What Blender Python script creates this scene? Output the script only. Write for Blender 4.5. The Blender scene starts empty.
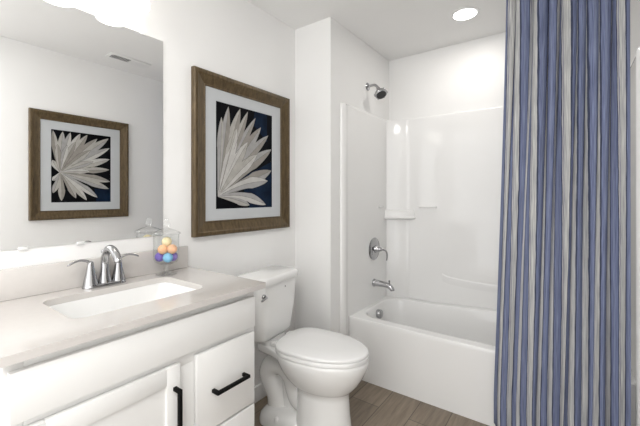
import bpy, bmesh, math, random
from mathutils import Vector, Matrix
PI = math.pi
rng = random.Random(4)
scene = bpy.context.scene
C = scene.collection

# ------------------------------------------------------------------ camera
cam_d = bpy.data.cameras.new('camera')
cam = bpy.data.objects.new('camera', cam_d)
C.objects.link(cam)
cam.location = (1.5571, 0.0, 1.2629)
cam.rotation_euler = (PI/2, 0, math.radians(35.9331))
cam_d.sensor_width = 36.0
cam_d.lens = 36.0*341.64/640.0
cam_d.shift_y = -16.48/640.0
cam_d.clip_start = 0.02
scene.camera = cam

# ------------------------------------------------------------------ world, exposure
world = bpy.data.worlds.new('world')
scene.world = world
world.use_nodes = True
world.node_tree.nodes['Background'].inputs[0].default_value = (1.0, 0.995, 0.985, 1)
world.node_tree.nodes['Background'].inputs[1].default_value = 1.6
vs = scene.view_settings
vs.view_transform = 'Standard'
vs.look = 'None'
vs.gamma = 1.0
vs.use_curve_mapping = False
vs.exposure = 0.72

SHADE_EMIT = 2.2
DOWNLIGHT_EMIT = 6.0
DOWNLIGHT_WATT = 1.8

# added soft area light, fills the room from behind the camera, no fixture
al = bpy.data.lights.new('entry_fill_light', 'AREA')
al.shape = 'SQUARE'; al.size = 0.6; al.energy = 11.0; al.color = (1.0, 0.985, 0.965)
alo = bpy.data.objects.new('entry_fill_light', al)
C.objects.link(alo)
alo.location = (1.38, -0.25, 2.42)

# ------------------------------------------------------------------ dimensions
H = 2.44
XR = 1.82          # right wall
XS = 0.302         # plumbing wall of the shower
YJ = 1.85          # face of the wall jog behind the toilet
YB = 2.755         # back wall
YREAR = -1.0

# ------------------------------------------------------------------ materials
def nodes_of(name):
    m = bpy.data.materials.new(name)
    m.use_nodes = True
    nt = m.node_tree
    return m, nt, nt.nodes['Principled BSDF']

def mat(name, col, rough=0.5, metal=0.0, spec=0.5, noise=0.0, scale=8.0, bump=0.0, coat=0.0, bscale=None):
    m, nt, b = nodes_of(name)
    b.inputs['Base Color'].default_value = (*col, 1)
    b.inputs['Roughness'].default_value = rough
    b.inputs['Metallic'].default_value = metal
    b.inputs['Specular IOR Level'].default_value = spec
    b.inputs['Coat Weight'].default_value = coat
    b.inputs['Coat Roughness'].default_value = 0.05
    tc = nt.nodes.new('ShaderNodeTexCoord')
    if noise > 0:
        n = nt.nodes.new('ShaderNodeTexNoise')
        n.inputs['Scale'].default_value = scale
        n.inputs['Detail'].default_value = 5
        nt.links.new(tc.outputs['Object'], n.inputs['Vector'])
        r = nt.nodes.new('ShaderNodeValToRGB')
        r.color_ramp.elements[0].position = 0.3
        r.color_ramp.elements[1].position = 0.7
        r.color_ramp.elements[0].color = (*[c*(1-noise) for c in col], 1)
        r.color_ramp.elements[1].color = (*[min(1, c*(1+noise)) for c in col], 1)
        nt.links.new(n.outputs['Fac'], r.inputs[0])
        nt.links.new(r.outputs[0], b.inputs['Base Color'])
    if bump > 0:
        n2 = nt.nodes.new('ShaderNodeTexNoise')
        n2.inputs['Scale'].default_value = bscale or scale*10
        n2.inputs['Detail'].default_value = 3
        nt.links.new(tc.outputs['Object'], n2.inputs['Vector'])
        bp = nt.nodes.new('ShaderNodeBump')
        bp.inputs['Strength'].default_value = bump
        bp.inputs['Distance'].default_value = 0.002
        nt.links.new(n2.outputs['Fac'], bp.inputs['Height'])
        nt.links.new(bp.outputs[0], b.inputs['Normal'])
    return m

M = {}
M['wall'] = mat('wall_paint', (0.88, 0.877, 0.868), 0.45, spec=0.4, noise=0.008, scale=3, bump=0.05, bscale=220)
M['ceil'] = mat('ceiling_paint', (0.88, 0.877, 0.868), 0.7, spec=0.3, noise=0.008, scale=3)
M['trim'] = mat('trim_paint', (0.84, 0.84, 0.83), 0.35, noise=0.006, scale=4)
M['cab'] = mat('cabinet_paint', (0.83, 0.828, 0.815), 0.4, noise=0.008, scale=5)
M['quartz'] = mat('quartz', (0.625, 0.597, 0.572), 0.2, spec=0.6, noise=0.012, scale=60, coat=0.7)
M['porc'] = mat('porcelain', (0.86, 0.86, 0.85), 0.08, spec=0.5, noise=0.004, scale=4, coat=0.3)
M['seatp'] = mat('seat_plastic', (0.86, 0.86, 0.855), 0.18, noise=0.004, scale=4)
M['acryl'] = mat('acrylic', (0.87, 0.868, 0.86), 0.07, spec=0.5, noise=0.005, scale=3)
M['chrome'] = mat('chrome', (0.44, 0.44, 0.45), 0.07, metal=1.0, noise=0.01, scale=20)
M['black'] = mat('black_metal', (0.004, 0.004, 0.004), 0.6, spec=0.15, noise=0.05, scale=30)
M['dark'] = mat('dark_slot', (0.05, 0.05, 0.05), 0.8, noise=0.05, scale=30)
M['mirror'] = mat('mirror_glass', (0.95, 0.953, 0.95), 0.0, metal=1.0)
M['matboard'] = mat('mat_board', (0.52, 0.54, 0.555), 0.5, noise=0.01, scale=30)
M['clearclip'] = mat('clear_plastic', (0.75, 0.75, 0.74), 0.15, noise=0.01, scale=20)
M['bulbglass'] = None

def emit_mat(name, col, strength):
    m = bpy.data.materials.new(name)
    m.use_nodes = True
    nt = m.node_tree
    b = nt.nodes['Principled BSDF']
    b.inputs['Base Color'].default_value = (0.9, 0.9, 0.88, 1)
    b.inputs['Roughness'].default_value = 0.3
    b.inputs['Emission Color'].default_value = (*col, 1)
    b.inputs['Emission Strength'].default_value = strength
    return m
M['shade'] = emit_mat('frosted_lamp_glass', (1.0, 0.96, 0.90), SHADE_EMIT)
M['led'] = emit_mat('led_diffuser', (1.0, 0.97, 0.93), DOWNLIGHT_EMIT)

def glass_mat(base=0.02):
    m = bpy.data.materials.new('thin_glass')
    m.use_nodes = True
    nt = m.node_tree
    nt.nodes.remove(nt.nodes['Principled BSDF'])
    out = nt.nodes['Material Output']
    t = nt.nodes.new('ShaderNodeBsdfTransparent')
    t.inputs[0].default_value = (0.985, 0.99, 0.988, 1)
    g = nt.nodes.new('ShaderNodeBsdfGlossy')
    g.inputs['Roughness'].default_value = 0.03
    lw = nt.nodes.new('ShaderNodeLayerWeight')
    lw.inputs['Blend'].default_value = 0.5
    pw = nt.nodes.new('ShaderNodeMath'); pw.operation = 'POWER'; pw.inputs[1].default_value = 3.5
    nt.links.new(lw.outputs['Facing'], pw.inputs[0])
    f = nt.nodes.new('ShaderNodeMath'); f.operation = 'MULTIPLY_ADD'; f.inputs[1].default_value = 0.75; f.inputs[2].default_value = base
    nt.links.new(pw.outputs[0], f.inputs[0])
    mx = nt.nodes.new('ShaderNodeMixShader')
    nt.links.new(f.outputs[0], mx.inputs[0])
    nt.links.new(t.outputs[0], mx.inputs[1])
    nt.links.new(g.outputs[0], mx.inputs[2])
    nt.links.new(mx.outputs[0], out.inputs['Surface'])
    return m
M['glass'] = glass_mat()
M['lidglass'] = glass_mat(0.12)

def floor_mat():
    m, nt, b = nodes_of('wood_look_tile')
    L = nt.links
    tc = nt.nodes.new('ShaderNodeTexCoord')
    sep = nt.nodes.new('ShaderNodeSeparateXYZ')
    L.new(tc.outputs['Object'], sep.inputs[0])
    com = nt.nodes.new('ShaderNodeCombineXYZ')
    ax = nt.nodes.new('ShaderNodeMath'); ax.operation = 'ADD'; ax.inputs[1].default_value = 3.0 - 1.885 + 0.02
    ay = nt.nodes.new('ShaderNodeMath'); ay.operation = 'ADD'; ay.inputs[1].default_value = -0.456 + 0.1855*8
    L.new(sep.outputs['Y'], ax.inputs[0]); L.new(sep.outputs['X'], ay.inputs[0])
    L.new(ax.outputs[0], com.inputs['X']); L.new(ay.outputs[0], com.inputs['Y'])
    br = nt.nodes.new('ShaderNodeTexBrick')
    br.offset = 0.5
    br.inputs['Color1'].default_value = (0.200, 0.160, 0.122, 1)
    br.inputs['Color2'].default_value = (0.290, 0.235, 0.180, 1)
    br.inputs['Mortar'].default_value = (0.075, 0.058, 0.044, 1)
    br.inputs['Scale'].default_value = 1.0
    br.inputs['Mortar Size'].default_value = 0.0022
    br.inputs['Mortar Smooth'].default_value = 0.2
    br.inputs['Bias'].default_value = 0.0
    br.inputs['Brick Width'].default_value = 1.2
    br.inputs['Row Height'].default_value = 0.1855
    L.new(com.outputs[0], br.inputs['Vector'])
    mp = nt.nodes.new('ShaderNodeMapping')
    mp.inputs['Scale'].default_value = (26, 2.2, 1)
    L.new(tc.outputs['Object'], mp.inputs['Vector'])
    n = nt.nodes.new('ShaderNodeTexNoise')
    n.inputs['Scale'].default_value = 1.6
    n.inputs['Detail'].default_value = 8
    n.inputs['Roughness'].default_value = 0.65
    n.inputs['Distortion'].default_value = 0.6
    L.new(mp.outputs[0], n.inputs['Vector'])
    r = nt.nodes.new('ShaderNodeValToRGB')
    r.color_ramp.elements[0].position = 0.3
    r.color_ramp.elements[0].color = (0.68, 0.66, 0.63, 1)
    r.color_ramp.elements[1].position = 0.72
    r.color_ramp.elements[1].color = (1.28, 1.27, 1.25, 1)
    L.new(n.outputs['Fac'], r.inputs[0])
    mx = nt.nodes.new('ShaderNodeMix'); mx.data_type = 'RGBA'; mx.blend_type = 'MULTIPLY'
    mx.inputs[0].default_value = 1.0
    L.new(br.outputs['Color'], mx.inputs[6]); L.new(r.outputs[0], mx.inputs[7])
    L.new(mx.outputs[2], b.inputs['Base Color'])
    b.inputs['Roughness'].default_value = 0.38
    bp = nt.nodes.new('ShaderNodeBump'); bp.inputs['Strength'].default_value = 0.25; bp.inputs['Distance'].default_value = 0.002
    inv = nt.nodes.new('ShaderNodeMath'); inv.operation = 'SUBTRACT'; inv.inputs[0].default_value = 1.0
    L.new(br.outputs['Fac'], inv.inputs[1]); L.new(inv.outputs[0], bp.inputs['Height'])
    L.new(bp.outputs[0], b.inputs['Normal'])
    return m
M['floor'] = floor_mat()

def frame_mat():
    m, nt, b = nodes_of('bronze_wood')
    L = nt.links
    tc = nt.nodes.new('ShaderNodeTexCoord')
    mp = nt.nodes.new('ShaderNodeMapping'); mp.inputs['Scale'].default_value = (30, 30, 6)
    L.new(tc.outputs['Object'], mp.inputs['Vector'])
    n = nt.nodes.new('ShaderNodeTexNoise'); n.inputs['Scale'].default_value = 2.0; n.inputs['Detail'].default_value = 8
    n.inputs['Roughness'].default_value = 0.7
    L.new(mp.outputs[0], n.inputs['Vector'])
    r = nt.nodes.new('ShaderNodeValToRGB')
    r.color_ramp.elements[0].position = 0.3
    r.color_ramp.elements[0].color = (0.052, 0.032, 0.013, 1)
    r.color_ramp.elements[1].position = 0.7
    r.color_ramp.elements[1].color = (0.150, 0.104, 0.050, 1)
    L.new(n.outputs['Fac'], r.inputs[0]); L.new(r.outputs[0], b.inputs['Base Color'])
    b.inputs['Roughness'].default_value = 0.36
    b.inputs['Metallic'].default_value = 0.25
    return m
M['frame'] = frame_mat()

def curtain_mat():
    m, nt, b = nodes_of('striped_cloth')
    L = nt.links
    uv = nt.nodes.new('ShaderNodeUVMap'); uv.uv_map = 'UVMap'
    sep = nt.nodes.new('ShaderNodeSeparateXYZ'); L.new(uv.outputs[0], sep.inputs[0])
    # woven irregularity
    mp = nt.nodes.new('ShaderNodeMapping'); mp.inputs['Scale'].default_value = (420, 14, 1)
    L.new(uv.outputs[0], mp.inputs['Vector'])
    n = nt.nodes.new('ShaderNodeTexNoise'); n.inputs['Scale'].default_value = 1.0; n.inputs['Detail'].default_value = 4
    L.new(mp.outputs[0], n.inputs['Vector'])
    mp2 = nt.nodes.new('ShaderNodeMapping'); mp2.inputs['Scale'].default_value = (60, 18, 1)
    L.new(uv.outputs[0], mp2.inputs['Vector'])
    n2 = nt.nodes.new('ShaderNodeTexNoise'); n2.inputs['Scale'].default_value = 1.0; n2.inputs['Detail'].default_value = 3
    L.new(mp2.outputs[0], n2.inputs['Vector'])
    # stripe phase
    mu = nt.nodes.new('ShaderNodeMath'); mu.operation = 'MULTIPLY'; mu.inputs[1].default_value = 1/0.064
    L.new(sep.outputs['X'], mu.inputs[0])
    nm = nt.nodes.new('ShaderNodeMath'); nm.operation = 'MULTIPLY_ADD'; nm.inputs[1].default_value = 0.10; nm.inputs[2].default_value = 0.0
    L.new(n2.outputs['Fac'], nm.inputs[0])
    ad = nt.nodes.new('ShaderNodeMath'); ad.operation = 'ADD'
    L.new(mu.outputs[0], ad.inputs[0]); L.new(nm.outputs[0], ad.inputs[1])
    fr = nt.nodes.new('ShaderNodeMath'); fr.operation = 'FRACT'; L.new(ad.outputs[0], fr.inputs[0])
    r = nt.nodes.new('ShaderNodeValToRGB')
    cr = r.color_ramp; cr.interpolation = 'CONSTANT'
    W = (0.47, 0.475, 0.475, 1); B = (0.175, 0.205, 0.330, 1); D = (0.060, 0.070, 0.120, 1); Lb = (0.215, 0.245, 0.365, 1)
    T = (0.22, 0.22, 0.29, 1)
    stops = [(0.0, D), (0.04, B), (0.20, Lb), (0.29, B), (0.50, D), (0.55, W), (0.61, T), (0.645, W), (0.95, D)]
    cr.elements[0].position = 0.0; cr.elements[0].color = stops[0][1]
    cr.elements[1].position = stops[1][0]; cr.elements[1].color = stops[1][1]
    for p, c in stops[2:]:
        e = cr.elements.new(p); e.color = c
    L.new(fr.outputs[0], r.inputs[0])
    r2 = nt.nodes.new('ShaderNodeValToRGB')
    r2.color_ramp.elements[0].position = 0.25; r2.color_ramp.elements[0].color = (0.52, 0.52, 0.56, 1)
    r2.color_ramp.elements[1].position = 0.75; r2.color_ramp.elements[1].color = (1.45, 1.44, 1.38, 1)
    L.new(n.outputs['Fac'], r2.inputs[0])
    mx = nt.nodes.new('ShaderNodeMix'); mx.data_type = 'RGBA'; mx.blend_type = 'MULTIPLY'; mx.inputs[0].default_value = 1.0
    L.new(r.outputs[0], mx.inputs[6]); L.new(r2.outputs[0], mx.inputs[7])
    L.new(mx.outputs[2], b.inputs['Base Color'])
    b.inputs['Roughness'].default_value = 0.85
    b.inputs['Specular IOR Level'].default_value = 0.15
    return m
M['curtain'] = curtain_mat()

M['art_black'] = mat('print_black', (0.003, 0.0035, 0.005), 0.6, spec=0.08, noise=0.2, scale=10)
M['art_navy'] = mat('print_navy', (0.005, 0.013, 0.032), 0.6, spec=0.08, noise=0.5, scale=14)
PET = [mat('petal_cream', (0.40, 0.385, 0.355), 0.4, noise=0.10, scale=26),
       mat('petal_pale', (0.50, 0.49, 0.47), 0.4, noise=0.08, scale=26),
       mat('petal_taupe', (0.27, 0.252, 0.228), 0.4, noise=0.12, scale=26),
       mat('petal_grey', (0.34, 0.335, 0.33), 0.4, noise=0.10, scale=26),
       mat('petal_line', (0.10, 0.092, 0.085), 0.4, noise=0.1, scale=26)]

# ------------------------------------------------------------------ mesh helpers
def finish(name, bm, m, parent=None, smooth=True, angle=35, loc=None):
    bmesh.ops.recalc_face_normals(bm, faces=bm.faces)
    me = bpy.data.meshes.new(name)
    bm.to_mesh(me); bm.free()
    for mm in (m if isinstance(m, (list, tuple)) else [m]):
        me.materials.append(mm)
    if smooth:
        for p in me.polygons: p.use_smooth = True
        me.set_sharp_from_angle(angle=math.radians(angle))
    o = bpy.data.objects.new(name, me)
    C.objects.link(o)
    if parent: o.parent = parent
    if loc: o.location = loc
    return o

def tag(o, label, cat, group=None):
    o['label'] = label; o['category'] = cat
    if group: o['group'] = group
    return o

def thing(name, label, cat, loc=(0, 0, 0), rotz=0.0, group=None):
    o = bpy.data.objects.new(name, None)
    o.empty_display_size = 0.05
    C.objects.link(o)
    o.location = loc; o.rotation_euler = (0, 0, rotz)
    return tag(o, label, cat, group)

def struct(name, bm, m):
    o = finish(name, bm, m, smooth=False)
    o['kind'] = 'structure'
    return o

def NB(): return bmesh.new()

def box(bm, x0, x1, y0, y1, z0, z1, bevel=0.0, seg=2, mi=0):
    r = bmesh.ops.create_cube(bm, size=1.0)
    for v in r['verts']:
        v.co = Vector(((x0+x1)/2 + v.co.x*(x1-x0), (y0+y1)/2 + v.co.y*(y1-y0), (z0+z1)/2 + v.co.z*(z1-z0)))
    fs = set(f for v in r['verts'] for f in v.link_faces)
    for f in fs: f.material_index = mi
    if bevel > 0:
        es = list(set(e for v in r['verts'] for e in v.link_edges))
        bmesh.ops.bevel(bm, geom=es, offset=bevel, segments=seg, profile=0.5, affect='EDGES')
    return bm

def loft(bm, rings, cap0=True, cap1=True, closed=True, mi=0):
    vr = [[bm.verts.new(p) for p in r] for r in rings]
    n = len(vr[0])
    for a, b in zip(vr, vr[1:]):
        for i in range(n if closed else n-1):
            j = (i+1) % n
            f = bm.faces.new((a[i], a[j], b[j], b[i])); f.material_index = mi
    if cap0: bm.faces.new(list(reversed(vr[0]))).material_index = mi
    if cap1: bm.faces.new(vr[-1]).material_index = mi
    return bm

def frame_axes(d):
    d = d.normalized()
    u = Vector((0, 0, 1)) if abs(d.z) < 0.9 else Vector((1, 0, 0))
    a = d.cross(u).normalized(); b = a.cross(d).normalized()
    return a, b

def tube(bm, pts, rad, n=16, flat=None, mi=0):
    """tube along pts with a radius per point; parallel-transported frame"""
    pts = [Vector(p) for p in pts]
    if not isinstance(rad, (list, tuple)): rad = [rad]*len(pts)
    rings = []; a = None
    for i, p in enumerate(pts):
        d = (pts[min(i+1, len(pts)-1)] - pts[max(i-1, 0)]).normalized()
        if a is None: a, b = frame_axes(d)
        else:
            a = (a - d*a.dot(d)).normalized(); b = d.cross(a).normalized()
        s = flat[i] if flat else 1.0
        rings.append([p + rad[i]*(math.cos(t)*a + math.sin(t)*b*s) for t in [2*PI*k/n for k in range(n)]])
    return loft(bm, rings, mi=mi)

def smooth_path(pts, k=6):
    """Catmull-Rom through tuples (any dimension)"""
    P = [pts[0]] + list(pts) + [pts[-1]]
    out = []
    for i in range(1, len(P)-2):
        p0, p1, p2, p3 = P[i-1:i+3]
        for s in range(k):
            t = s/k
            out.append(tuple(0.5*((2*b) + (c-a)*t + (2*a-5*b+4*c-d)*t*t + (-a+3*b-3*c+d)*t**3) for a, b, c, d in zip(p0, p1, p2, p3)))
    out.append(tuple(pts[-1]))
    return out

def lathe(bm, prof, origin=(0, 0, 0), axis='z', n=32, cap0=True, cap1=True, sx=1.0, sy=1.0, mi=0):
    """prof: (radius, height)"""
    o = Vector(origin); rings = []
    for r, h in prof:
        ring = []
        for k in range(n):
            c, s = r*math.cos(2*PI*k/n)*sx, r*math.sin(2*PI*k/n)*sy
            v = {'z': (c, s, h), 'x': (h, c, s), 'y': (s, h, c)}[axis]
            ring.append(o + Vector(v))
        rings.append(ring)
    return loft(bm, rings, cap0, cap1, mi=mi)

def rrect(cx, cy, hx, hy, r, z, n=8, m=10):
    """rounded rectangle ring; constant vertex count"""
    pts = []
    cs = [(cx+hx-r, cy+hy-r, 0), (cx-hx+r, cy+hy-r, PI/2), (cx-hx+r, cy-hy+r, PI), (cx+hx-r, cy-hy+r, 1.5*PI)]
    for i, (x, y, a0) in enumerate(cs):
        arc = [(x + r*math.cos(a0+PI/2*k/n), y + r*math.sin(a0+PI/2*k/n)) for k in range(n+1)]
        pts += arc
        nx, ny, na = cs[(i+1) % 4]
        q = (nx + r*math.cos(na), ny + r*math.sin(na)); p = arc[-1]
        pts += [(p[0]+(q[0]-p[0])*k/m, p[1]+(q[1]-p[1])*k/m) for k in range(1, m)]
    return [Vector((x, y, z)) for x, y in pts]

# ------------------------------------------------------------------ setting
struct('floor', box(NB(), -0.1, XR+0.1, YREAR, YB+0.1, -0.06, 0.0), M['floor'])
struct('ceiling', box(NB(), -0.1, XR+0.1, YREAR, YB+0.1, H, H+0.06), M['ceil'])
struct('wall_left', box(NB(), -0.1, 0.0, YREAR, YJ, 0, H), M['wall'])
struct('wall_shower', box(NB(), -0.1, XS, YJ, YB, 0, H), M['wall'])
struct('wall_back', box(NB(), -0.1, XR+0.1, YB, YB+0.1, 0, H), M['wall'])
struct('wall_right', box(NB(), XR, XR+0.1, YREAR, YB, 0, H), M['wall'])

def baseboard(name, x0, x1, y0, y1, h=0.095):
    bm = NB()
    box(bm, x0, x1, y0, y1, 0.0, h, bevel=0.004)
    o = finish(name, bm, M['trim'])
    o['kind'] = 'structure'
    return o
baseboard('baseboard_left', 0.0, 0.014, 0.990, YJ)
baseboard('baseboard_jog', 0.014, XS, YJ-0.014, YJ)
baseboard('baseboard_right', XR-0.014, XR, YREAR, 1.93)

# ------------------------------------------------------------------ vanity
van = thing('vanity_cabinet', 'white painted vanity cabinet with black pulls under the sink counter', 'cabinet', (0, 0.585, 0))
VY0, VY1, VX = 0.205-0.585, 0.973-0.585, 0.520
ZC0 = 0.888
bm = NB()
box(bm, 0.016, VX-0.02, VY0, VY0+0.018, 0.0, ZC0-0.001)           # sides
box(bm, 0.016, VX-0.02, VY1-0.018, VY1, 0.0, ZC0-0.001)
box(bm, 0.016, VX-0.02, VY0+0.018, VY1-0.018, 0.10, 0.118)  # bottom
box(bm, 0.004, 0.016, VY0, VY1, 0.0, ZC0-0.001)                    # back
box(bm, VX-0.075, VX-0.06, VY0+0.018, VY1-0.018, 0.0, 0.10)  # toe kick
yd = 0.662-0.585
# face frame
box(bm, VX-0.02, VX, VY0, VY0+0.036, 0.10, ZC0-0.001, 0.0015)
box(bm, VX-0.02, VX, VY1-0.036, VY1, 0.10, ZC0-0.001, 0.0015)
box(bm, VX-0.02, VX, yd-0.042, yd+0.042, 0.135, 0.70, 0.0015)
box(bm, VX-0.02, VX, VY0+0.036, VY1-0.036, ZC0-0.03, ZC0-0.001, 0.0015)
box(bm, VX-0.02, VX, VY0+0.036, VY1-0.036, 0.70, 0.765, 0.0015)
box(bm, VX-0.02, VX, VY0+0.036, VY1-0.036, 0.10, 0.135, 0.0015)
box(bm, VX-0.02, VX, yd+0.042, VY1-0.036, 0.42, 0.45, 0.0015)
box(bm, VX-0.021, VX-0.019, VY0+0.036, VY1-0.036, 0.135, 0.71)
finish('body', bm, M['cab'], van)
def slab(name, y0, y1, z0, z1):
    return finish(name, box(NB(), VX+0.001, VX+0.0195, y0, y1, z0, z1, 0.003, 2), M['cab'], van)
slab('false_front', 0.212-0.585, 0.961-0.585, 0.742, 0.862)

def pull(parent, p0, p1):
    """black bar pull between two points on a front, standing off along +x"""
    bm = NB()
    p0, p1 = Vector(p0), Vector(p1)
    d = (p1-p0).normalized()
    for p in (p0 + d*0.006, p1 - d*0.006):
        box(bm, p.x, p.x+0.030, p.y-0.006, p.y+0.006, p.z-0.006, p.z+0.006, 0.0015)
    lo = [min(p0[i], p1[i]) for i in range(3)]; hi = [max(p0[i], p1[i]) for i in range(3)]
    if abs(d.y) > 0.5: box(bm, p0.x+0.024, p0.x+0.036, lo[1], hi[1], lo[2]-0.006, hi[2]+0.006, 0.0015)
    else: box(bm, p0.x+0.024, p0.x+0.036, lo[1]-0.006, hi[1]+0.006, lo[2], hi[2], 0.0015)
    return finish('handle', bm, M['black'], parent)

d1 = slab('drawer', 0.694-0.585, 0.957-0.585, 0.440, 0.722)
pull(d1, (VX+0.0195, 0.752-0.585, 0.576), (VX+0.0195, 0.902-0.585, 0.576))
d2 = slab('drawer', 0.694-0.585, 0.957-0.585, 0.122, 0.431)
pull(d2, (VX+0.0195, 0.752-0.585, 0.285), (VX+0.0195, 0.902-0.585, 0.285))
# shaker door
bm = NB()
DY0, DY1, DZ0, DZ1, st = 0.232-0.585, 0.632-0.585, 0.122, 0.722, 0.046
box(bm, VX+0.001, VX+0.0195, DY0, DY0+st, DZ0, DZ1, 0.002)
box(bm, VX+0.001, VX+0.0195, DY1-st, DY1, DZ0, DZ1, 0.002)
box(bm, VX+0.001, VX+0.0195, DY0+st, DY1-st, DZ1-st-0.012, DZ1, 0.002)
box(bm, VX+0.001, VX+0.0195, DY0+st, DY1-st, DZ0, DZ0+st+0.012, 0.002)
box(bm, VX+0.003, VX+0.011, DY0+st-0.004, DY1-st+0.004, DZ0+0.02, DZ1-0.02)
dr = finish('door', bm, M['cab'], van)
pull(dr, (VX+0.0195, 0.612-0.585, 0.500), (VX+0.0195, 0.612-0.585, 0.655))

# countertop with sink cut-out
SX, SY, SHX, SHY = 0.268, 0.600, 0.150, 0.224
def slab_hole(name, outer, inner, z0, z1, m):
    bm = NB()
    vo = [bm.verts.new(p) for p in outer]; vi = [bm.verts.new(p) for p in inner]
    es = []
    for vsr in (vo, vi):
        for i in range(len(vsr)): es.append(bm.edges.new((vsr[i], vsr[(i+1) % len(vsr)])))
    r = bmesh.ops.triangle_fill(bm, use_beauty=True, use_dissolve=False, edges=es)
    faces = [g for g in bm.faces]
    ex = bmesh.ops.extrude_face_region(bm, geom=faces)
    for g in ex['geom']:
        if isinstance(g, bmesh.types.BMVert): g.co.z = z0
    return finish(name, bm, m, smooth=True, angle=30)
ct = slab_hole('countertop', rrect(0.2785, 0.591, 0.2765, 0.4157, 0.004, 0.91, 3, 6), rrect(SX, SY, SHX, SHY, 0.045, 0.91, 8, 8), ZC0, 0.91, M['quartz'])
tag(ct, 'pale greige quartz countertop with an oblong sink cutout over the vanity', 'countertop')
bm = box(NB(), 0.001, 0.021, 0.176, 0.996, 0.9105, 1.0155, 0.0015)
tag(finish('backsplash', bm, M['quartz']), 'low greige quartz backsplash strip on the counter below the mirror', 'backsplash')

# undermount sink
bm = NB()
zt = ZC0 - 0.0005
rings = [rrect(SX, SY, SHX+0.022, SHY+0.022, 0.06, zt-0.012), rrect(SX, SY, SHX+0.022, SHY+0.022, 0.06, zt),
         rrect(SX, SY, SHX-0.002, SHY-0.002, 0.045, zt), rrect(SX, SY, SHX-0.006, SHY-0.006, 0.045, zt-0.012),
         rrect(SX, SY, SHX-0.018, SHY-0.022, 0.05, zt-0.07), rrect(SX, SY, SHX-0.035, SHY-0.045, 0.05, zt-0.112),
         rrect(SX, SY, SHX-0.065, SHY-0.085, 0.04, zt-0.128), rrect(SX, SY, 0.03, 0.03, 0.028, zt-0.133),
         rrect(SX, SY, 0.024, 0.024, 0.022, zt-0.134)]
loft(bm, rings, cap0=False, cap1=True)
rings = [rrect(SX, SY, SHX+0.022, SHY+0.022, 0.06, zt-0.012), rrect(SX, SY, SHX+0.004, SHY+0.004, 0.06, zt-0.02),
         rrect(SX, SY, SHX-0.022, SHY-0.03, 0.06, zt-0.125), rrect(SX, SY, 0.05, 0.05, 0.045, zt-0.145)]
loft(bm, rings, cap0=False, cap1=True)
sink = finish('sink', bm, M['porc'], angle=50)
tag(sink, 'white oblong undermount sink basin set into the counter', 'sink')
bm = NB()
lathe(bm, [(0.021, 0), (0.023, 0.002), (0.021, 0.004), (0.012, 0.0045), (0.012, 0.009), (0.004, 0.0105)], (SX, SY, zt-0.1335))
finish('drain', bm, M['chrome'], sink)

# faucet
fa = thing('faucet', 'chrome two-handle sink faucet with arched spout behind the basin', 'faucet', (0.062, 0.600, 0.9105))
bm = NB()
rings = [rrect(0, 0, 0.027, 0.078, 0.0265, z) for z in (0.0, 0.008)] + [rrect(0, 0, 0.024, 0.075, 0.0235, 0.012)]
loft(bm, rings)
finish('base_plate', bm, M['chrome'], fa, angle=60)
for s in (-1, 1):
    bm = NB()
    y = 0.0505*s
    lathe(bm, [(0.0262, 0.010), (0.0245, 0.020), (0.0200, 0.040), (0.0155, 0.062), (0.0122, 0.082), (0.0108, 0.094), (0.0090, 0.100), (0.003, 0.103)], (0, y, 0))
    pts = smooth_path([(0, y-0.002*s, 0.091, 0.0085), (0.002, y+0.010*s, 0.103, 0.0078), (0.004, y+0.034*s, 0.110, 0.0064), (0.006, y+0.056*s, 0.107, 0.0058), (0.008, y+0.074*s, 0.099, 0.005), (0.008, y+0.079*s, 0.096, 0.002)], 6)
    tube(bm, [p[:3] for p in pts], [p[3] for p in pts], 14, flat=[0.75]*len(pts))
    finish('handle', bm, M['chrome'], fa, angle=60)
bm = NB()
lathe(bm, [(0.0245, 0.010), (0.0225, 0.022), (0.0185, 0.045), (0.0155, 0.07)], (0, 0, 0))
pts = smooth_path([(0, 0, 0.065, 0.0156), (0.0, 0, 0.095, 0.0148), (0.010, 0, 0.125, 0.0145), (0.032, 0, 0.146, 0.0145), (0.062, 0, 0.148, 0.0145), (0.092, 0, 0.134, 0.0145), (0.112, 0, 0.112, 0.014), (0.116, 0, 0.104, 0.0135)], 7)
tube(bm, [p[:3] for p in pts], [p[3] for p in pts], 20)
lathe(bm, [(0.003, 0.0), (0.003, 0.115), (0.0055, 0.118), (0.0055, 0.128), (0.002, 0.131)], (-0.020, 0, 0.010), n=12)
finish('spout', bm, M['chrome'], fa, angle=60)

# mirror
bm = box(NB(), 0.001, 0.006, 0.300, 0.873, 1.080, 1.997)
mr = finish('mirror', bm, M['mirror'], smooth=False)
tag(mr, 'large frameless wall mirror above the sink backsplash', 'mirror')
for (y, z, s) in ((0.36, 1.080, 1), (0.535, 1.080, 1), (0.78, 1.997, -1)):
    bm = NB()
    box(bm, 0.001, 0.011, y-0.013, y+0.013, z-0.006, z+0.006, 0.002)
    finish('mirror_clip', bm, M['clearclip'], mr)

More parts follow.
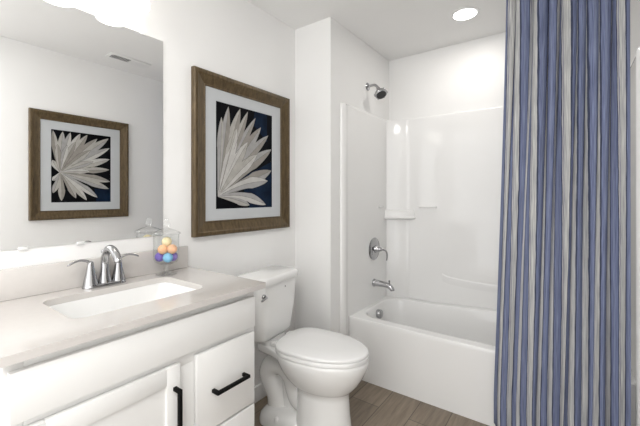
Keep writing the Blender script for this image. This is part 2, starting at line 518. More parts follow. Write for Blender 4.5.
# ------------------------------------------------------------------ vanity light above the mirror
vl = thing('vanity_light', 'lit two-shade vanity light fixture above the mirror, at the photo top edge', 'light', (0.0, 0.59, 2.16))
bm = NB()
box(bm, 0.0, 0.022, -0.17, 0.17, 0.0, 0.11, 0.004)
finish('back_plate', bm, M['chrome'], vl)
for s in (-1, 1):
    y = 0.10*s
    bm = NB()
    tube(bm, smooth_path([(0.018, y, 0.06), (0.06, y, 0.075), (0.094, y, 0.07), (0.105, y, 0.05), (0.105, y, 0.035)], 5), 0.008, 12)
    lathe(bm, [(0.022, 0.0), (0.024, 0.03), (0.012, 0.045)], (0.105, y, 0.0))
    finish('arm', bm, M['chrome'], vl, angle=50)
    bm = NB()
    prof = [(0.024, 0.012), (0.036, 0.0), (0.050, -0.035), (0.058, -0.075), (0.061, -0.108), (0.058, -0.108), (0.055, -0.075), (0.047, -0.035), (0.033, -0.004), (0.020, 0.008)]
    lathe(bm, prof, (0.105, y, 0.0), n=40, cap0=False, cap1=False)
    sh = finish('lamp_shade', bm, M['shade'], vl, angle=60)
    bm = NB()
    lathe(bm, [(0.012, 0.005), (0.014, -0.015), (0.028, -0.045), (0.030, -0.062), (0.022, -0.082), (0.008, -0.092)], (0.105, y, 0.0), n=24)
    finish('bulb', bm, M['shade'], sh, angle=60)

# ------------------------------------------------------------------ framed pictures
def petal(bm, base, tip, w, lift, mats, bend=0.0):
    """leaf shaped petal in local (u,v) with front at +x; two halves and a vein"""
    b = Vector(base); t = Vector(tip); d = t-b; Ln = d.length; d = d/Ln; nrm = Vector((-d.y, d.x))
    N = 14
    c, l, r = [], [], []
    for i in range(N+1):
        s = i/N
        wid = w*(0.10 + 0.90*math.sin(PI*min(1, s**0.9*0.62/0.62)**1.0*0.5 if s < 0.62 else PI*0.5))*(1.0 if s < 0.62 else math.cos((s-0.62)/0.38*PI/2)**0.75)
        off = bend*math.sin(PI*s)
        p = b + d*(Ln*s) + nrm*off
        c.append(p); l.append(p + nrm*wid); r.append(p - nrm*wid)
    def V(p, x): return bm.verts.new((x, p.x, p.y))
    cv = [V(p, lift+0.0003) for p in c]; lv = [V(p, lift) for p in l]; rv = [V(p, lift) for p in r]
    for i in range(N):
        bm.faces.new((rv[i], cv[i], cv[i+1], rv[i+1])).material_index = mats[0]
        bm.faces.new((cv[i], lv[i], lv[i+1], cv[i+1])).material_index = mats[1]
    # dark contour lines around and vein
    for (edge, sg) in ((l, 1), (r, -1)):
        a0 = [V(p, lift-0.0001) for p in edge]; a1 = [V(p + nrm*sg*0.0018, lift-0.0001) for p in edge]
        for i in range(N): bm.faces.new((a0[i], a1[i], a1[i+1], a0[i+1])).material_index = 6
    a0 = [V(p + nrm*0.0008, lift+0.0005) for p in c]; a1 = [V(p - nrm*0.0008, lift+0.0005) for p in c]
    for i in range(1, N-1): bm.faces.new((a0[i], a1[i], a1[i+1], a0[i+1])).material_index = 6

def picture(label, loc, rotz, W, Hh, fw, art, petals, navy):
    """local: wall plane x=0, picture faces +x, local y horizontal, centred"""
    t = thing('framed_picture', label, 'picture', loc, rotz)
    # moulded frame: profile swept round the rectangle with mitred corners
    prof = [(0.0, 0.001), (0.0, 0.026), (0.006, 0.030), (0.020, 0.030), (0.026, 0.026), (fw-0.010, 0.013), (fw-0.007, 0.015), (fw-0.002, 0.015), (fw, 0.012), (fw, 0.004), (fw-0.004, 0.001)]
    bm = NB()
    rings = []
    for ins, x in prof:
        hw, hh = W/2-ins, Hh/2-ins
        rings.append([Vector((x, -hw, -hh)), Vector((x, hw, -hh)), Vector((x, hw, hh)), Vector((x, -hw, hh))])
    loft(bm, rings + [rings[0]], False, False)
    finish('frame', bm, M['frame'], t, smooth=False)
    a0, a1, b0, b1 = art
    bm = NB()
    hw, hh = W/2-fw+0.003, Hh/2-fw+0.003
    # mat board with a bevelled window
    rg = []
    for (x, q) in ((0.0065, (-hw, hw, -hh, hh)), (0.0095, (-hw, hw, -hh, hh)), (0.0095, (a0, a1, b0, b1)), (0.0065, (a0+0.002, a1-0.002, b0+0.002, b1-0.002))):
        rg.append([Vector((x, q[0], q[2])), Vector((x, q[1], q[2])), Vector((x, q[1], q[3])), Vector((x, q[0], q[3]))])
    loft(bm, rg, False, False)
    finish('mat_board', bm, M['matboard'], t, smooth=False)
    bm = NB()
    box(bm, 0.003, 0.0045, a0-0.01, a1+0.01, b0-0.01, b1+0.01, mi=0)
    aw, ah = a1-a0, b1-b0
    P = lambda a, b: (a0+aw*a, b0+ah*b)
    for q in navy:
        vsx = [bm.verts.new((0.00465, *P(a, b))) for a, b in q]
        bm.faces.new(vsx).material_index = 1
    for k, (bs, tp, w, ms, bend) in enumerate(petals):
        petal(bm, P(*bs), P(*tp), w*aw*1.08, 0.0048+0.00006*k, ms, bend*aw)
    # keep every petal inside the window of the mat
    finish('art_print', bm, [M['art_black'], M['art_navy']] + PET, t, smooth=False)
    return t

B1 = (0.04, 0.12)
pet1 = [
 (B1, (0.985, 0.63), 0.080, (4, 5), 0.03), (B1, (0.985, 0.40), 0.085, (5, 4), 0.0), (B1, (0.92, 0.775), 0.070, (4, 5), 0.03),
 (B1, (0.775, 0.845), 0.075, (5, 4), 0.02), (B1, (0.67, 0.93), 0.055, (4, 5), 0.02), (B1, (0.53, 0.975), 0.058, (4, 2), 0.01),
 (B1, (0.395, 0.985), 0.075, (4, 2), 0.01), (B1, (0.20, 0.975), 0.066, (4, 5), 0.0), (B1, (0.09, 0.86), 0.055, (2, 5), -0.01),
 (B1, (0.70, 0.555), 0.070, (3, 2), 0.02), (B1, (0.53, 0.67), 0.068, (2, 3), 0.01), (B1, (0.34, 0.785), 0.075, (3, 2), 0.0), (B1, (0.24, 0.60), 0.05, (2, 3), 0.0),
 (B1, (0.91, 0.285), 0.072, (5, 3), 0.05), (B1, (0.56, 0.03), 0.050, (2, 5), 0.02), (B1, (0.87, 0.03), 0.062, (3, 5), 0.06)]
navy1 = [[(0.56, 0.0), (1, 0), (1, 0.5), (0.4, 0.3)], [(0.62, 0.86), (0.9, 0.70), (0.9, 1.0), (0.66, 1.0)]]
picture('bronze framed print of pale leaves hanging on the wall above the toilet', (0.0, 1.394, 1.4905), 0.0, 0.736, 0.8715, 0.078,
        (1.172-1.394, 1.611-1.394, 1.193-1.4905, 1.786-1.4905), pet1, navy1)

B2 = (0.14, 0.417)
tips2 = [(0.03, .985, .05), (0.18, .985, .055), (.30, .985, .055), (.46, .985, .06), (.58, .98, .06), (.75, .94, .065), (.955, .965, .07), (.975, .82, .06), (.975, .65, .065), (.97, .49, .055),
         (.985, .31, .06), (.96, .20, .06), (.755, .07, .055), (.57, .03, .05), (.39, .06, .05), (.16, .025, .05), (.03, .13, .045), (.02, .30, .04), (.02, .58, .045),
         (.38, .86, .05), (.63, .76, .055), (.68, .60, .05), (.25, .80, .045), (.62, .45, .045), (.10, .80, .045)]
pet2 = []
for i, (a, b, w) in enumerate(tips2):
    ms = [(4, 2), (2, 5), (5, 3), (3, 2), (2, 4)][i % 5]
    bs = B2
    pet2.append((( 1-bs[0], bs[1]), (1-a, b), w, ms, -0.01))
navy2 = [[(0.0, 0.0), (0.26, 0.0), (0.30, 0.20), (0.0, 0.22)]]
picture('bronze framed print of radiating white petals on the right wall, seen in the mirror', (XR, 1.178, 1.511), PI, 0.732, 0.868, 0.072,
        (-(1.398-1.178), -(0.953-1.178), 1.213-1.511, 1.807-1.511), pet2, navy2)

# ------------------------------------------------------------------ jar of bath bombs
JX, JY, JZ = 0.083, 0.846, 0.9105
jar = thing('apothecary_jar', 'clear glass footed jar holding pastel balls, on the counter corner', 'jar', (JX, JY, JZ))
bm = NB()
lathe(bm, [(0.004, 0.0505), (0.030, 0.0505), (0.046, 0.056), (0.0535, 0.068), (0.0545, 0.085), (0.0545, 0.180),
           (0.0525, 0.180), (0.0525, 0.087), (0.051, 0.072), (0.044, 0.060), (0.028, 0.0545), (0.004, 0.053)], n=40)
finish('bowl', bm, M['glass'], jar, angle=60)
bm = NB()
lathe(bm, [(0.043, 0.0), (0.044, 0.003), (0.036, 0.007), (0.015, 0.011), (0.009, 0.018), (0.012, 0.027), (0.009, 0.034), (0.014, 0.042), (0.029, 0.0485), (0.003, 0.050)], n=40)
finish('foot', bm, M['lidglass'], jar, angle=60)
bm = NB()
lathe(bm, [(0.057, 0.181), (0.060, 0.183), (0.060, 0.187), (0.052, 0.193), (0.030, 0.203), (0.014, 0.208), (0.009, 0.212), (0.013, 0.217), (0.017, 0.226), (0.013, 0.235), (0.009, 0.238), (0.012, 0.245), (0.008, 0.252), (0.002, 0.254)], n=40)
finish('lid', bm, M['lidglass'], jar, angle=60)
rt = Vector((0.81, 0.587, 0)); tw = Vector((0.863, -0.507, 0))
def ball(name, ang, rad, z, col, label):
    m = mat(name + '_' + label.split()[0], col, 0.75, noise=0.12, scale=60, bump=0.5, bscale=260)
    d = rt*math.cos(ang)*rad + tw*math.sin(ang)*rad
    bm = NB()
    bmesh.ops.create_uvsphere(bm, u_segments=28, v_segments=18, radius=0.0212)
    for v in bm.verts: v.co *= 1 + 0.006*math.sin(v.co.x*300)*math.cos(v.co.y*250)
    o = finish(name, bm, m, angle=80, loc=(JX+d.x, JY+d.y, JZ+z))
    tag(o, label, 'bath bomb', 'bath bombs in the glass jar')
A0 = math.radians(-14)
z1 = 0.0795; z2 = z1+0.0365; z3 = z2+0.0325
ball('bath_bomb', A0+PI, 0.0305, z1, (0.20, 0.14, 0.50), 'purple ball at the bottom left of the glass jar')
ball('bath_bomb', A0+PI/2, 0.0305, z1, (0.24, 0.52, 0.75), 'sky blue ball at the bottom front of the glass jar')
ball('bath_bomb', A0, 0.0305, z1, (0.24, 0.17, 0.52), 'violet ball half hidden behind the blue ball in the glass jar')
ball('bath_bomb', A0+PI*0.75, 0.0305, z2, (0.86, 0.48, 0.26), 'orange ball on the left in the middle layer of the glass jar')
ball('bath_bomb', A0+PI*0.25, 0.0305, z2, (0.88, 0.52, 0.32), 'peach orange ball on the right in the middle layer of the glass jar')
ball('bath_bomb', A0+PI*0.5, 0.008, z3, (0.85, 0.74, 0.46), 'pale yellow ball on top of the pile in the glass jar')

# ------------------------------------------------------------------ toilet
to = thing('toilet', 'white two-piece toilet with closed lid between vanity and bathtub', 'toilet', (0.032, 1.434, 0), math.radians(6.5))
def egg(xb, xf, hw, z, n=48, bp=0.75, split=0.42):
    xc = xb + (xf-xb)*split
    out = []
    for k in range(n):
        a = 2*PI*k/n; c, s = math.cos(a), math.sin(a)
        if c >= 0: x = xc + (xf-xc)*c; y = hw*s
        else: x = xc - (xc-xb)*abs(c)**bp; y = hw*math.copysign(abs(s)**0.85, s)
        out.append(Vector((x, y, z)))
    return out
bm = NB()
secs = [(0.322, 0.640, 0.116, 0.0), (0.322, 0.640, 0.116, 0.015), (0.325, 0.632, 0.111, 0.05), (0.330, 0.622, 0.104, 0.14), (0.330, 0.618, 0.100, 0.22), (0.327, 0.620, 0.101, 0.252), (0.318, 0.630, 0.111, 0.260), (0.297, 0.646, 0.125, 0.276), (0.266, 0.672, 0.144, 0.308),
        (0.236, 0.698, 0.162, 0.350), (0.216, 0.718, 0.176, 0.395), (0.212, 0.722, 0.179, 0.420), (0.214, 0.720, 0.1775, 0.431), (0.222, 0.712, 0.170, 0.4365)]
loft(bm, [egg(*q) for q in secs])
# rear deck under the tank, flaring into the rim
half = smooth_path([(0.075, 0.001), (0.078, 0.060), (0.095, 0.090), (0.140, 0.104), (0.200, 0.118), (0.260, 0.140), (0.320, 0.160), (0.360, 0.150)], 4)
def deck(k, dx, z):
    a = [Vector((max(x, 0.076+dx), -w*k, z)) for x, w in half]
    return a + [Vector((p.x, -p.y, z)) for p in reversed(a)]
loft(bm, [deck(0.62, 0.035, 0.370), deck(0.86, 0.012, 0.388), deck(0.98, 0.0, 0.405), deck(1.0, 0.0, 0.425), deck(0.985, 0.002, 0.435), deck(0.95, 0.008, 0.438)])
loft(bm, [rrect(0.130, 0, 0.045, 0.09, 0.03, z, 6, 4) for z in (0.43, 0.459)])
# trapway
pts = smooth_path([(0.46, 0, 0.215, 0.075), (0.40, 0, 0.16, 0.078), (0.335, 0, 0.15, 0.078), (0.30, 0, 0.195, 0.072), (0.275, 0, 0.265, 0.072), (0.215, 0, 0.305, 0.072), (0.150, 0, 0.295, 0.074), (0.118, 0, 0.245, 0.074), (0.140, 0, 0.180, 0.072), (0.170, 0, 0.12, 0.070), (0.180, 0, 0.03, 0.078)], 6)
tube(bm, [p[:3] for p in pts], [p[3]*0.85 for p in pts], 20)
# web between trapway and pedestal
loft(bm, [rrect(0.33, 0, 0.12, 0.024, 0.03, z, 6, 4) for z in (0.0, 0.34)])
# foot
loft(bm, [rrect(0.250, 0, hx, hy, r, z, 8, 4) for hx, hy, r, z in ((0.158, 0.112, 0.07, 0.0), (0.158, 0.112, 0.07, 0.022), (0.152, 0.106, 0.07, 0.045), (0.135, 0.092, 0.07, 0.064), (0.10, 0.07, 0.05, 0.085))])
finish('bowl', bm, M['porc'], to, angle=55)
for s in (-1, 1):
    bm = NB()
    lathe(bm, [(0.0155, 0.040), (0.0155, 0.052), (0.011, 0.062), (0.003, 0.065)], (0.235, 0.094*s, 0.0), n=20)
    finish('bolt_cap', bm, M['seatp'], to, angle=60)
def rsec(cx, hx, hy, r, z): return rrect(cx, 0, hx, hy, r, z, 8, 6)
bm = NB()
loft(bm, [rsec(0.098, 0.066, 0.128, 0.035, 0.4595), rsec(0.098, 0.076, 0.141, 0.04, 0.467), rsec(0.099, 0.081, 0.148, 0.042, 0.485), rsec(0.103, 0.092, 0.170, 0.045, 0.64), rsec(0.104, 0.096, 0.178, 0.045, 0.775)])
tk = finish('tank', bm, M['porc'], to, angle=50)
bm = NB()
loft(bm, [rsec(0.106, 0.101, 0.184, 0.045, 0.7755), rsec(0.106, 0.105, 0.188, 0.047, 0.782), rsec(0.106, 0.105, 0.188, 0.047, 0.806), rsec(0.106, 0.102, 0.185, 0.045, 0.816), rsec(0.106, 0.094, 0.177, 0.04, 0.8215)])
finish('tank_lid', bm, M['porc'], to, angle=50)
bm = NB()
lathe(bm, [(0.013, 0.0), (0.013, 0.010), (0.009, 0.014)], (0.195, -0.160, 0.727), axis='x', n=20)
pts = smooth_path([(0.206, -0.158, 0.727, 0.0065), (0.219, -0.163, 0.727, 0.006), (0.221, -0.176, 0.725, 0.0055), (0.221, -0.200, 0.720, 0.006), (0.221, -0.208, 0.719, 0.003)], 5)
tube(bm, [p[:3] for p in pts], [p[3] for p in pts], 12)
finish('flush_lever', bm, M['chrome'], to, angle=60)
bm = NB()
lathe(bm, [(0.0035, 0.0), (0.0035, 0.0015)], (0.1990, 0.036, 0.742), axis='x', n=12)
finish('badge', bm, M['dark'], to)
bm = NB()
loft(bm, [egg(0.232, 0.716, 0.172, 0.4372, bp=0.5), egg(0.223, 0.722, 0.1785, 0.440, bp=0.5), egg(0.222, 0.723, 0.179, 0.456, bp=0.5), egg(0.226, 0.719, 0.176, 0.459, bp=0.5)])
for s in (-1, 1): box(bm, 0.190, 0.222, 0.075*s-0.02, 0.075*s+0.02, 0.4385, 0.4605, 0.005)
finish('seat', bm, M['seatp'], to, angle=50)
bm = NB()
loft(bm, [egg(0.230, 0.713, 0.171, 0.4622, bp=0.45), egg(0.223, 0.721, 0.178, 0.4635, bp=0.45), egg(0.222, 0.722, 0.179, 0.471, bp=0.45), egg(0.224, 0.719, 0.1765, 0.4755, bp=0.45), egg(0.232, 0.708, 0.168, 0.4785, bp=0.45), egg(0.31, 0.61, 0.09, 0.4805, bp=0.5), egg(0.41, 0.47, 0.02, 0.481, bp=0.5)])
finish('seat_lid', bm, M['seatp'], to, angle=50)

# ------------------------------------------------------------------ bathtub
TX0, TX1, TY0, TY1, TZ = XS+0.003, XR-0.003, 2.068, 2.735, 0.420
tcx, tcy, thx, thy = (TX0+TX1)/2, (TY0+TY1)/2, (TX1-TX0)/2, (TY1-TY0)/2
tub = thing('bathtub', 'white acrylic alcove bathtub with plain apron behind the striped curtain', 'bathtub', (tcx, tcy, 0))
bm = NB()
def R(x0, x1, y0, y1, r, z): return rrect((x0+x1)/2-tcx, (y0+y1)/2-tcy, (x1-x0)/2, (y1-y0)/2, r, z, 10, 12)
rings = [R(TX0, TX1, TY0+0.004, TY1, 0.004, 0.0), R(TX0, TX1, TY0, TY1, 0.004, TZ-0.03), R(TX0, TX1, TY0, TY1, 0.006, TZ-0.007), R(TX0+0.002, TX1-0.002, TY0+0.002, TY1-0.002, 0.006, TZ-0.002), R(TX0+0.005, TX1-0.005, TY0+0.006, TY1-0.005, 0.008, TZ), R(TX0+0.012, TX1-0.012, TY0+0.014, TY1-0.012, 0.014, TZ), R(TX0+0.036, TX1-0.078, TY0+0.062, TY1-0.053, 0.12, TZ),
         R(TX0+0.043, TX1-0.085, TY0+0.070, TY1-0.060, 0.13, TZ), R(TX0+0.049, TX1-0.092, TY0+0.078, TY1-0.067, 0.13, TZ-0.003), R(TX0+0.054, TX1-0.098, TY0+0.083, TY1-0.072, 0.13, TZ-0.012),
         R(TX0+0.069, TX1-0.16, TY0+0.098, TY1-0.085, 0.13, TZ-0.13), R(TX0+0.085, TX1-0.25, TY0+0.115, TY1-0.10, 0.13, TZ-0.28), R(TX0+0.11, TX1-0.30, TY0+0.14, TY1-0.125, 0.12, TZ-0.325), R(TX0+0.18, TX1-0.38, TY0+0.20, TY1-0.18, 0.10, TZ-0.34)]
for k in range(2, 11):                         # the back rim sweeps up towards the backrest
    for p in rings[k]:
        wy = min(1, max(0, (p.y + tcy - 2.50)/0.14)); wx = min(1, max(0, (p.x + tcx - 0.64)/0.60), max(0, (1.46 - p.x - tcx)/0.2))
        p.z += 0.040*wy*wy*(3-2*wy)*wx
loft(bm, rings)
finish('shell', bm, M['acryl'], tub, angle=40)
bm = NB()
lathe(bm, [(0.030, -0.01), (0.034, 0.003), (0.034, 0.022), (0.029, 0.029), (0.012, 0.031)], (TX0+0.0645-tcx, 2.405-tcy, 0.357), axis='x', n=28)
ov = finish('overflow_cover', bm, M['chrome'], tub, angle=50)
bm = NB()
lathe(bm, [(0.035, 0.0), (0.037, 0.002), (0.030, 0.005), (0.022, 0.004), (0.022, 0.012), (0.005, 0.015)], (TX0+0.24-tcx, 2.405-tcy, TZ-0.3405), n=28)
finish('drain', bm, M['chrome'], tub, angle=50)

# ------------------------------------------------------------------ moulded shower surround
su = thing('shower_surround', 'glossy white moulded shower wall surround rising from the bathtub rim', 'shower surround', (tcx, TY1, TZ))
def S(p): return (p[0]-tcx, p[1]-TY1, p[2]-TZ)
ZS = 1.908; z0 = TZ+0.0005
def sheet(path, thick_dir_fn, z0, z1, bev=0.008):
    """vertical wall of given plan polygon (closed outline), with a rounded top edge"""
    pass
bm = NB()
# plan outline of the inner faces: plumbing wall, coved/bevelled corner, back wall, cove, end wall
inner = [(XS+0.012, 2.062)]
inner += [(XS+0.012, 2.655)]
for k in range(0, 9):                        # diagonal corner column with soft ends
    t = k/8
    inner.append((XS+0.012+0.165*t + 0.005*math.sin(PI*t)*0.4, 2.675+0.063*t - 0.005*math.sin(PI*t)))
inner += [(XS+0.20, 2.739), (XR-0.16, 2.739)]
for k in range(0, 9):
    t = k/8
    inner.append((XR-0.127+0.115*t - 0.013*math.sin(PI*t), 2.738-0.113*t - 0.013*math.sin(PI*t)))
inner += [(XR-0.012, 2.60), (XR-0.012, 2.062)]
outer = []
for (x, y) in inner:
    ox = XS+0.001 if x < 0.9 else XR-0.001
    oy = YB-0.001
    # push straight walls outwards; corner columns go to the corner
    outer.append((ox if (y < 2.70) else (x if (XS+0.19 < x < XR-0.14) else ox), y if y < 2.66 else oy))
def ringz(z, ins):
    res = []
    for (a, b), (c, d) in zip(inner, outer):
        v = Vector((c-a, d-b)); ln = max(v.length, 1e-6)
        k = min(ins/ln, 0.9)
        res.append((a+(c-a)*k, b+(d-b)*k, z))
    return res
ri = [ringz(z0, 0), ringz(z0+0.01, 0), ringz(ZS-0.02, 0), ringz(ZS-0.006, 0), ringz(ZS-0.002, 0.002), ringz(ZS, 0.005)]
ro = [[(c, d, ZS) for c, d in outer], [(c, d, z0) for c, d in outer]]
allr = [[Vector(S(p)) for p in r] for r in ri+ro]
vr = [[bm.verts.new(p) for p in r] for r in allr]
n = len(vr[0])
for a, b in zip(vr, vr[1:]+[vr[0]]):
    for i in range(n-1):
        try: bm.faces.new((a[i], a[i+1], b[i+1], b[i]))
        except ValueError: pass
bmesh.ops.remove_doubles(bm, verts=bm.verts, dist=0.0002)
finish('wall_panel', bm, M['acryl'], su, angle=30)
# front flanges (rounded pilasters)
for sgn, xw in ((1, XS), (-1, XR)):
    bm = NB()
    y0f, y1f = 1.962, 2.061
    prof = [(0.001, y0f), (0.006, y0f), (0.016, y0f+0.006), (0.023, y0f+0.018), (0.025, y0f+0.034), (0.022, y0f+0.052), (0.0165, y0f+0.068), (0.0125, y0f+0.085), (0.0125, y1f), (0.001, y1f)]
    def pr(z, k): return [Vector(S((xw+sgn*(0.001+(px-0.001)*k), py if k == 1 else y0f+0.05+(py-y0f-0.05)*(0.6+0.4*k), z))) for px, py in prof]
    loft(bm, [pr(0.001, 1), pr(ZS-0.04, 1), pr(ZS-0.02, 1), pr(ZS-0.006, 0.8), pr(ZS, 0.35)])
    finish('front_flange', bm, M['acryl'], su, angle=40)
# corner shelf with soap dish
bm = NB()
def shelf_ring(z, d, wx, wy):
    x0s, y0s = XS+0.010, 2.742
    pts = [(x0s, y0s), (x0s, y0s-wy)]
    N = 14
    for k in range(N+1):
        t = k/N
        # gentle front curve between the two wing ends
        bx = x0s + 0.01 + (wx-0.01)*t**1.0; by = y0s - wy + (wy-0.01)*t
        bul = d*math.sin(PI*t)
        pts.append((bx + bul*0.7, by - bul*0.7))
    pts.append((x0s+wx, y0s))
    return [Vector(S((x, y, z))) for x, y in pts]
loft(bm, [shelf_ring(1.070, 0.0, 0.20, 0.085), shelf_ring(1.076, 0.022, 0.225, 0.10), shelf_ring(1.086, 0.030, 0.235, 0.105), shelf_ring(1.094, 0.027, 0.232, 0.103), shelf_ring(1.100, 0.016, 0.225, 0.098), shelf_ring(1.145, 0.012, 0.222, 0.096), shelf_ring(1.152, 0.006, 0.215, 0.09)])
finish('corner_shelf', bm, M['acryl'], su, angle=40)
for (x0s, x1s, y0s, y1s) in ((0.575, 0.715, 2.722, 2.742), (XS+0.009, XS+0.026, 2.52, 2.60)):
    bm = box(NB(), x0s-tcx, x1s-tcx, y0s-TY1, y1s-TY1, 1.172-TZ, 1.186-TZ, 0.005, 3)
    finish('ledge', bm, M['acryl'], su, angle=50)
# shallow moulded band low on the back panel
bm = NB()
pts = smooth_path([(0.76, 0.655), (0.80, 0.640), (0.88, 0.630), (1.05, 0.622), (1.70, 0.620)], 6)
prof_r = []
for (x, z) in pts:
    prof_r.append([Vector(S(p)) for p in ((x, 2.7395, z+0.004), (x, 2.7360, z-0.001), (x, 2.7350, z-0.008), (x, 2.7365, z-0.03), (x, 2.7395, z-0.06))])
loft(bm, prof_r, True, True, closed=True)
finish('moulded_band', bm, M['acryl'], su, angle=60)

# ------------------------------------------------------------------ shower and tub fittings
va = thing('shower_valve', 'round chrome shower valve plate with lever on the plumbing wall', 'valve', (XS+0.0135, 2.440, 0.850))
bm = NB()
lathe(bm, [(0.086, -0.001), (0.088, 0.004), (0.084, 0.009), (0.060, 0.014), (0.034, 0.017)], axis='x', n=48)
finish('escutcheon', bm, M['chrome'], va, angle=40)
bm = NB()
lathe(bm, [(0.030, 0.017), (0.030, 0.022), (0.022, 0.030), (0.017, 0.050), (0.015, 0.066), (0.008, 0.070)], axis='x', n=28)
pts = smooth_path([(0.058, 0, 0.0, 0.010), (0.075, 0.008, -0.002, 0.0085), (0.090, 0.022, -0.010, 0.007), (0.098, 0.030, -0.035, 0.0062), (0.098, 0.032, -0.065, 0.006), (0.095, 0.032, -0.085, 0.0055), (0.094, 0.032, -0.089, 0.002)], 6)
tube(bm, [p[:3] for p in pts], [p[3] for p in pts], 12)
finish('lever', bm, M['chrome'], va, angle=60)

sp = tag(finish('tub_spout', (lambda bm: (lathe(bm, [(0.030, -0.001), (0.031, 0.006), (0.028, 0.014)], axis='x', n=28),
      (lambda P: tube(bm, [p[:3] for p in P], [p[3] for p in P], 22))(smooth_path([(0.005, 0, 0, 0.027), (0.04, 0, 0.0, 0.025), (0.08, 0, -0.001, 0.0225), (0.115, 0, -0.005, 0.021), (0.140, 0, -0.014, 0.020), (0.154, 0, -0.030, 0.0185), (0.156, 0, -0.040, 0.017)], 6)),
      lathe(bm, [(0.0045, 0.0), (0.0045, 0.016), (0.007, 0.019), (0.007, 0.026), (0.003, 0.028)], (0.132, 0, 0.008), n=14), bm)[-1])(NB()), M['chrome'], angle=60, loc=(XS+0.0135, 2.438, 0.583)),
      'chrome tub spout with diverter knob above the bathtub end', 'spout')

shh = thing('showerhead', 'chrome shower head on a bent arm high on the plumbing wall', 'shower head', (XS+0.001, 2.357, 2.112))
bm = NB()
lathe(bm, [(0.030, -0.0005), (0.031, 0.004), (0.024, 0.009), (0.011, 0.013)], axis='x', n=28)
finish('wall_flange', bm, M['chrome'], shh, angle=50)
bm = NB()
pts = smooth_path([(0.005, 0, 0), (0.04, 0, 0.004), (0.065, 0, 0.0), (0.085, 0, -0.018), (0.098, 0, -0.036)], 6)
tube(bm, pts, 0.0095, 14)
finish('arm', bm, M['chrome'], shh, angle=60)
bm = NB()
lathe(bm, [(0.012, 0.010), (0.015, 0.0), (0.015, -0.014), (0.020, -0.022), (0.040, -0.038), (0.046, -0.048), (0.046, -0.064), (0.042, -0.069), (0.020, -0.070), (0.004, -0.069)], n=32)
for k in range(6):
    a = 2*PI*k/6
    lathe(bm, [(0.006, -0.046), (0.0075, -0.050), (0.0075, -0.062), (0.005, -0.066)], (0.045*math.cos(a), 0.045*math.sin(a), 0), n=10)
rot = Matrix.Translation((0.093, 0, -0.032)) @ Matrix.Rotation(math.radians(-30), 4, 'Z') @ Matrix.Rotation(math.radians(-34), 4, 'Y')
bmesh.ops.transform(bm, matrix=rot, verts=bm.verts)
hd = finish('spray_head', bm, M['chrome'], shh, angle=40)
bm = NB()
lathe(bm, [(0.036, -0.0705), (0.036, -0.072), (0.010, -0.073)], n=24)
bmesh.ops.transform(bm, matrix=rot, verts=bm.verts)
finish('nozzle_plate', bm, M['dark'], hd, angle=40)

# ------------------------------------------------------------------ curtain
CX0T, CX0B, CX1 = 1.300, 1.238, 1.776
ct_ = thing('shower_curtain', 'blue and grey striped fabric shower curtain hanging at the right of the tub', 'curtain', (1.54, 1.985, 2.40))
CZ1, CZ0, YC = 2.400, 0.055, 1.985
NU, NV = 420, 60
CLOTH = 1.054
bm = NB()
uvl = bm.loops.layers.uv.new('UVMap')
grid = []
for j in range(NV+1):
    tz = j/NV; z = CZ1 + (CZ0-CZ1)*tz
    xl = CX0T + (CX0B-CX0T)*min(1, max(0, (tz-0.03)/0.9))**1.2
    row = []
    raw = []
    for i in range(NU+1):
        s = i/NU
        ph = 2*PI*(9.0*s + 0.25*math.sin(2*PI*1.3*s + 0.8) + 0.12*math.sin(2*PI*2.7*s))
        k = max(0.0, 1-tz/0.75)
        y = (0.013*k + 0.008)*math.sin(ph) + (0.024*(1-k*0.8))*math.sin(2*PI*(4.3*s + 0.3 + 0.05*math.sin(3*tz)) + 0.5*math.sin(2*PI*1.1*s)) + 0.005*math.sin(2*PI*6.3*s + 2.0*tz)
        fold = (0.003+0.012*k)*math.sin(ph + 1.1 + 2.6*tz) + 0.006*math.sin(2*PI*5.0*s + 3.5*tz + 1.0)*math.sin(PI*s)
        edge = min(1, s/0.05, (1-s)/0.05)
        x = xl + (CX1-xl)*s + fold*edge*0.85
        row.append((x, y, s))
    grid.append([(bm.verts.new((x-1.54, y, z-CZ1)), s, z) for x, y, s in row])
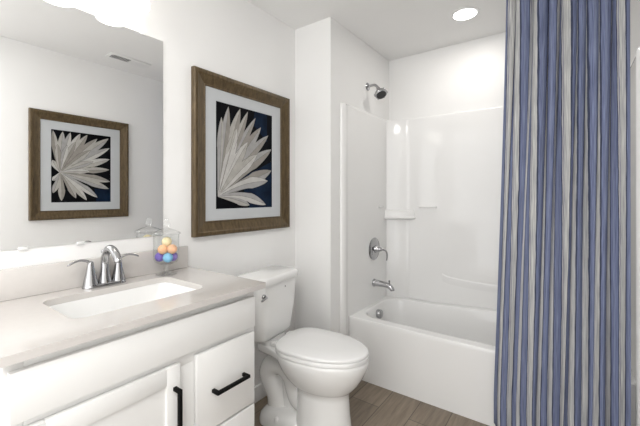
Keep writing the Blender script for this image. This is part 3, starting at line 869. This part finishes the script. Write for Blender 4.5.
for j in range(NV):
    for i in range(NU):
        q = (grid[j][i], grid[j][i+1], grid[j+1][i+1], grid[j+1][i])
        f = bm.faces.new([a[0] for a in q])
        for lp, a in zip(f.loops, q): lp[uvl].uv = (a[1]*CLOTH*0.75, a[2]*0.5)
cur = finish('cloth', bm, M['curtain'], ct_, angle=180)
sol = cur.modifiers.new('thickness', 'SOLIDIFY'); sol.thickness = 0.0012
bm = box(NB(), 1.25-1.54, XR-0.002-1.54, -0.010, 0.010, 0.004, 0.038, 0.003)
finish('ceiling_track', bm, M['trim'], ct_)
for k in range(9):
    x = 1.305 + 0.0575*k
    bm = NB()
    tube(bm, [(x-1.54+0.012*math.sin(a), 0, -0.004+0.012*math.cos(a)) for a in [2*PI*q/16 for q in range(17)]], 0.0016, 8)
    finish('hook', bm, M['chrome'], ct_, angle=60)

# ------------------------------------------------------------------ ceiling fittings
dl = thing('recessed_light', 'lit round recessed ceiling light above the bathtub', 'light', (1.021, 2.333, H))
bm = NB()
lathe(bm, [(0.090, 0.0), (0.089, -0.004), (0.080, -0.006), (0.071, -0.005), (0.069, -0.002)], n=48, cap0=False, cap1=False)
finish('trim_ring', bm, M['trim'], dl, angle=50)
bm = NB()
lathe(bm, [(0.0695, -0.0015), (0.0695, -0.003), (0.03, -0.0045)], n=48)
finish('lens', bm, M['led'], dl, angle=50)
ld = bpy.data.lights.new('downlight', 'AREA'); ld.shape = 'DISK'; ld.size = 0.12
ld.energy = DOWNLIGHT_WATT; ld.color = (1.0, 0.96, 0.91)
lo = bpy.data.objects.new('downlight', ld); C.objects.link(lo); lo.parent = dl; lo.location = (0, 0, -0.008)

vt = thing('ceiling_vent', 'white ceiling vent grille with dark slots, seen in the mirror', 'vent', (1.515, 1.42, H))
bm = NB()
box(bm, -0.060, 0.060, -0.165, 0.165, -0.010, 0.0, 0.004)
finish('cover', bm, M['trim'], vt)
bm = NB()
box(bm, -0.034, 0.034, -0.145, 0.0, -0.0112, -0.0101)  # dark sheet: shade between this half's angled louvers, put in as colour
finish('slots', bm, M['dark'], vt)
for k in range(9):
    y = -0.137 + 0.016*k
    finish('slat', box(NB(), -0.034, 0.034, y-0.0012, y+0.0012, -0.0140, -0.0113), M['trim'], vt)
